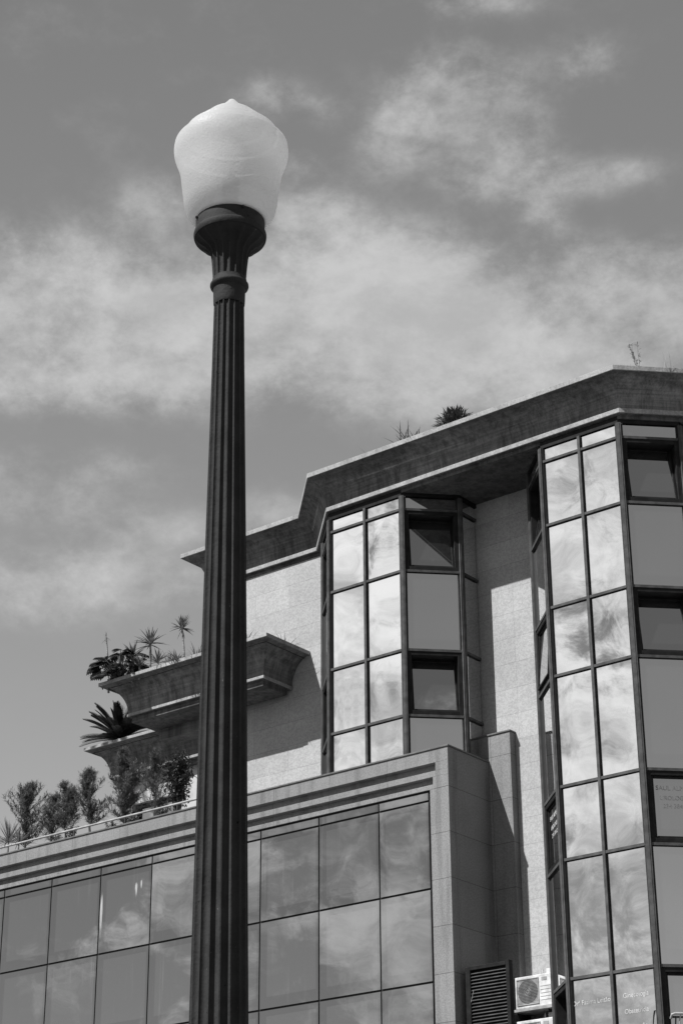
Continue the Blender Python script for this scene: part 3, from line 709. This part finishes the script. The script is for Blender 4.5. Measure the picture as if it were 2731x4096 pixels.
def yucca(x, y, z0, th, L, n, label, seed, m='leaf_mid', lean=(0, 0), wd=.046, el=(-15, 88), group='spiky yuccas in the planter', bark_='pale_bark', dead=0, straight=.25):
    r_ = random.Random(seed); t = empty('yucca', (x, y, z0), label, 'plant', group); top = Vector((x+lean[0], y+lean[1], z0+th))
    tr = MB(); mid = Vector((x+lean[0]*.35, y, z0+th*.5)); tr.tube([(x, y, z0-.02), mid, top], [.026, .022, .020], 8); tr.build('trunk', bark_, t, smooth=True)
    lf = MB()
    for i in range(n): lf.blade(top+Vector((0, 0, r_.uniform(-.04, .03))), sphere_dir(r_, *el), L*r_.uniform(.7, 1.08), wd, straight*r_.uniform(.4, 1.5), 4, fold=.35, shape=(.5, 1, .8, .45, .02))
    for i in range(dead): lf.blade(top-Vector((0, 0, .04)), sphere_dir(r_, -85, -60), L*r_.uniform(.6, .9), wd*.6, .2, 3, fold=.4)
    lf.build('leaf_crown', m, t); return t
# on the upper planter
ZP = 17.66; YP = 31.38
yucca(-29.33, YP, ZP, 1.00, .34, 46, 'tall yucca with pale bare trunk, nearest the lamp post on the planter', 21, lean=(-.11, 0), dead=4, el=(-5, 88))
yucca(-30.40, YP, ZP, .84, .46, 46, 'large dark headed yucca in the middle of the planter row', 22, lean=(-.03, 0), dead=3, el=(0, 88))
yucca(-30.90, YP-.08, ZP, .62, .40, 40, 'mid sized yucca between the split leaf plant and the large yucca', 23, el=(5, 88))
yucca(-30.64, YP-.12, ZP, .30, .34, 34, 'low young yucca under the large dark headed one', 24, el=(10, 88))
yucca(-30.12, YP-.05, ZP, .30, .36, 34, 'low young yucca right of the large dark headed one', 25, el=(10, 88))
yucca(-31.84, YP+.1, ZP, 1.42, .17, 16, 'thin bare stemmed yucca with a tiny dry head at the planter end', 26, lean=(-.17, 0), wd=.014, el=(-50, 85), m='leaf_light')
tuft(-29.72, YP-.05, ZP, 90, .50, .022, 'arching grassy clump under the tall pale trunked yucca', 31, 'leaf_mid', 'spider_plant', 'plant', group='arching grassy clumps on the planter')
tuft(-29.40, YP-.18, ZP+.03, 70, .42, .022, 'low grassy clump spilling over the rim left of the lamp post', 36, 'leaf_mid', 'spider_plant', 'plant', group='arching grassy clumps on the planter')
tuft(-28.90, YP-.05, ZP, 60, .50, .022, 'grassy clump half hidden by the left edge of the lamp post', 32, 'leaf_mid', 'spider_plant', 'plant', group='arching grassy clumps on the planter')
tuft(-28.10, YP, ZP, 46, .50, .022, 'arching grassy clump just right of the lamp post on the planter', 33, 'leaf_mid', 'spider_plant', 'plant', group='arching grassy clumps on the planter')
tuft(-27.45, YP, ZP, 40, .52, .020, 'arching grassy clump at the planter corner right of the lamp', 34, 'leaf_mid', 'spider_plant', 'plant', group='arching grassy clumps on the planter')
tuft(-26.98, YP+.75, ZP, 44, .52, .022, 'grassy clump on the planter end against the granite wall', 35, 'leaf_mid', 'spider_plant', 'plant', group='arching grassy clumps on the planter')
# split leaf plant
def monstera(x, y, z0, label, seed, n=70):
    r_ = random.Random(seed); t = empty('split_leaf_plant', (x, y, z0), label, 'plant'); st = MB(); lf = MB()
    for i in range(n):
        a = r_.uniform(0, 6.28); rr = r_.uniform(.1, .62); tip = Vector((x+math.cos(a)*rr, y+math.sin(a)*rr*.55-.05, z0+r_.uniform(.28, .95)*(1.05-rr*.5)))
        st.tube([(x+r_.uniform(-.2, .2), y, z0), Vector((x, y, z0)).lerp(tip, .6)+Vector((0, 0, .10)), tip], [.012, .010, .007], 5, cap=False)
        L = r_.uniform(.24, .36); dn = Vector((math.cos(a), math.sin(a)-.35, r_.uniform(-.45, .1))).normalized(); sd_ = dn.cross(Vector((0, 0, 1))).normalized()
        lf.blade(tip, dn, L, L*.26, .55, 5, side=sd_, fold=.2, shape=(.4, 1, .9, .5, .1))
        for k in range(6):                                # lobes either side of the midrib
            q = .08+.8*k/6
            for s_ in (-1, 1):
                lf.blade(tip+dn*L*q-Vector((0, 0, .25*L*q*q)), (sd_*s_+dn*(.25+.6*q)+Vector((0, 0, -.12))).normalized(), L*.6*(1-.35*q), L*.19, .6, 3, fold=.15, shape=(.7, 1, .8, .15))
    st.build('stem', 'leaf_light', t); lf.build('leaves', 'leaf_dark', t); return t
monstera(-31.36, 31.38, ZP, 'large dark split leaf plant at the left end of the planter', 41)
def cycad(x, y, z0, label, seed):
    r_ = random.Random(seed); t = empty('cycad', (x, y, z0), label, 'plant'); tr = MB(); tr.tube([(x, y, z0-.05), (x, y, z0+.12), (x, y, z0+.28)], [.16, .17, .10], 12); tr.build('trunk', 'bark', t, smooth=True)
    lf = MB()
    for i in range(84):
        a = r_.uniform(0, 6.28); e = R(r_.choice((r_.uniform(0, 30), r_.uniform(25, 60), r_.uniform(45, 85)))); dv = Vector((math.cos(a)*math.cos(e), math.sin(a)*math.cos(e), math.sin(e)))
        q = Vector((x, y, z0+.26)); L = r_.uniform(.95, 1.2); pts = [q]; dd = dv.copy()
        for j in range(14):
            dd = (dd+Vector((0, 0, -.030))).normalized(); pts.append(pts[-1]+dd*L/14)
        lf.tube(pts[::2], [.010, .009, .008, .007, .006, .005, .004, .002], 4, cap=False)
        sd_ = dv.cross(Vector((0, 0, 1))).normalized()
        for j in range(2, 14):
            for s_ in (-1, 1):
                for h_ in (0, .33, .66):
                    c = pts[j].lerp(pts[min(j+1, 14)], h_); ln = .17*math.sin(min(1, (j+h_)/14*.9+.12)*math.pi)**.5
                    lf.blade(c, (sd_*s_*.8+dv*.75+Vector((0, 0, .22))).normalized(), max(.05, ln), .024, .1, 1, fold=.1, shape=(1, .4))
    lf.build('fronds', 'leaf_cycad', t); return t
cycad(-34.62, 34.75, 17.66, 'dark cycad with stiff feather fronds on the set back planter', 51)
# terrace ground plants
yucca(-35.02, 31.52, 14.05, .55, .66, 80, 'pale spiky yucca at the far left end of the terrace', 61, 'leaf_light', group=None, el=(0, 88), wd=.03)
yucca(-34.55, 31.42, 14.05, .42, .50, 60, 'second pale spiky yucca at the foot of the broad sapling', 62, 'leaf_light', group=None, el=(0, 88), wd=.028)
for i, (x, s_, lb) in enumerate(((-33.35, .34, 'low leafy plant behind the handrail under the smallest sapling'), (-32.85, .52, 'pale leafy plant between the forked and the tall narrow saplings'), (-31.6, .34, 'low leafy plant left of the dense tall sapling'), (-30.85, .40, 'low leafy plant right of the dense tall sapling'), (-29.95, .42, 'low leafy plant at the foot of the broad leaved shrub'))):
    broadleaf(x, 31.50, 14.05, s_+.1, .24, lb, 70+i, 170, 'leaf_light' if i == 1 else 'leaf_mid', 'plant', 'leafy_plant', .09)
# on the roof
ZQ = 20.86
r_ = random.Random(81); b = MB()
for i in range(1100):
    dv = sphere_dir(r_, -5, 90); c = Vector((-21.40, 31.05, ZQ+.16))+Vector((dv.x*.40, dv.y*.34, dv.z*.46))*r_.uniform(.45, 1); b.blade(c, (dv+sphere_dir(r_, -40, 60)*.45).normalized(), r_.uniform(.12, .21), .020, .35, 3, fold=.25)
tag(b.build('dome_shrub', 'leaf_dark', None, loc=(-21.42, 31.05, ZQ)), 'round dark dome of spiky leaves on the roof edge', 'shrub')
tuft(-22.50, 30.95, ZQ+.08, 60, .60, .028, 'loose spiky clump on the roof left of the dark dome', 82, 'leaf_mid', 'spiky_clump', 'plant', droop=(.1, .9), el=(15, 80), spread=.20)
tuft(-23.45, 30.86, ZQ, 12, .42, .012, 'sparse thin grass blades on the roof edge over the shorter bay', 83, 'leaf_mid', droop=(.2, .9), el=(25, 80), spread=.25)
tuft(-19.34, 30.86, ZQ, 14, .24, .03, 'tiny dark weed on the roof edge between the two bays', 84, 'leaf_dark', 'weed', 'weed', el=(20, 70), spread=.05)
tuft(-28.2, 32.35, ZQ, 70, .34, .014, 'low grass on the roof edge right beside the lamp post', 85, 'leaf_mid', droop=(.4, 1.5), spread=.35)
tuft(-26.75, 32.32, ZQ, 10, .22, .010, 'few short grass blades at the inner corner of the roof edge', 86, 'leaf_mid', el=(30, 80), spread=.12)
def weed(x, y, z0, h, label, seed, n=60):
    r_ = random.Random(seed); t = empty('tall_weed', (x, y, z0), label, 'weed'); st = MB(); lf = MB()
    for k in range(4):
        top = Vector((x+r_.uniform(-.14, .10), y+r_.uniform(-.1, .1), z0+h*r_.uniform(.55, 1))); pts = [Vector((x, y, z0)).lerp(top, q)+Vector((.03*math.sin(q*4+k), 0, 0)) for q in (0, .33, .66, 1)]
        st.tube(pts, [.006, .005, .004, .002], 5)
        for i in range(n//4):
            q = r_.uniform(.2, 1); j = min(int(q*3), 2); c = pts[j].lerp(pts[j+1], q*3-j); lf.blade(c, sphere_dir(r_, -10, 70), r_.uniform(.05, .10), .02, .3, 2, fold=.2)
    st.build('stem', 'leaf_light', t); lf.build('leaves', 'leaf_light', t)
weed(-16.88, 30.98, ZQ, .74, 'tall pale weed at the right end of the roof edge', 91)
tuft(-16.45, 31.35, ZQ, 7, .5, .008, 'single thin grass stalks right of the tall roof weed', 92, 'leaf_light', droop=(0, .3), el=(60, 85), spread=.2)
tuft(-17.25, 30.90, ZQ, 9, .30, .010, 'short grass blades left of the tall roof weed', 93, 'leaf_light', droop=(.1, .6), el=(45, 85), spread=.16)

# ------------------------------------------------------------------ houses across the street, seen in the lowest mirror panes
hs = empty('tiled_house', (-49.6, -19.4, 0), 'dark hip roofed house mirrored in the lowest bay pane', 'house')
b = MB(); b.box(-54.5, -48.6, -26, -19.4, 0, 18.7); b.build('wall', 'plaster_grey', hs)
b = MB(); b.add([(-54.9, -26.4, 18.7), (-48.2, -26.4, 18.7), (-48.2, -19.0, 18.7), (-54.9, -19.0, 18.7), (-51.0, -22.7, 19.7), (-52.0, -22.7, 19.7)], [(0, 1, 4, 5), (1, 2, 4), (2, 3, 5, 4), (3, 0, 5), (3, 2, 1, 0)]); b.build('roof', 'roof_tile', hs)
for i in range(3):
    for z in (4, 7, 10, 13, 16):
        b = MB(); b.box(-53.6+1.8*i, -52.6+1.8*i, -19.42, -19.3, z, z+1.5); b.build('window', 'window_glass', hs)
rb = empty('flat_roofed_block', (-46.5, -22, 0), 'grey flat roofed block with rooftop hut mirrored beside the lettering', 'building')
b = MB(); b.box(-47.9, -40.5, -28, -20.2, 0, 18.0); b.build('wall', 'plaster_grey', rb)
b = MB(); b.box(-47.4, -45.6, -23.2, -20.6, 18.0, 19.5); b.build('rooftop_hut', 'plaster_grey', rb)
b = MB(); b.tube([(-47.0, -20.8, 19.5), (-47.0, -20.8, 20.3)], .03, 6); b.build('antenna', 'frame_dark', rb)
for i in range(3):
    for z in (3, 6, 9, 12, 15):
        b = MB(); b.box(-46.8+2.2*i, -45.6+2.2*i, -20.22, -20.1, z, z+1.5); b.build('window', 'window_glass', rb)
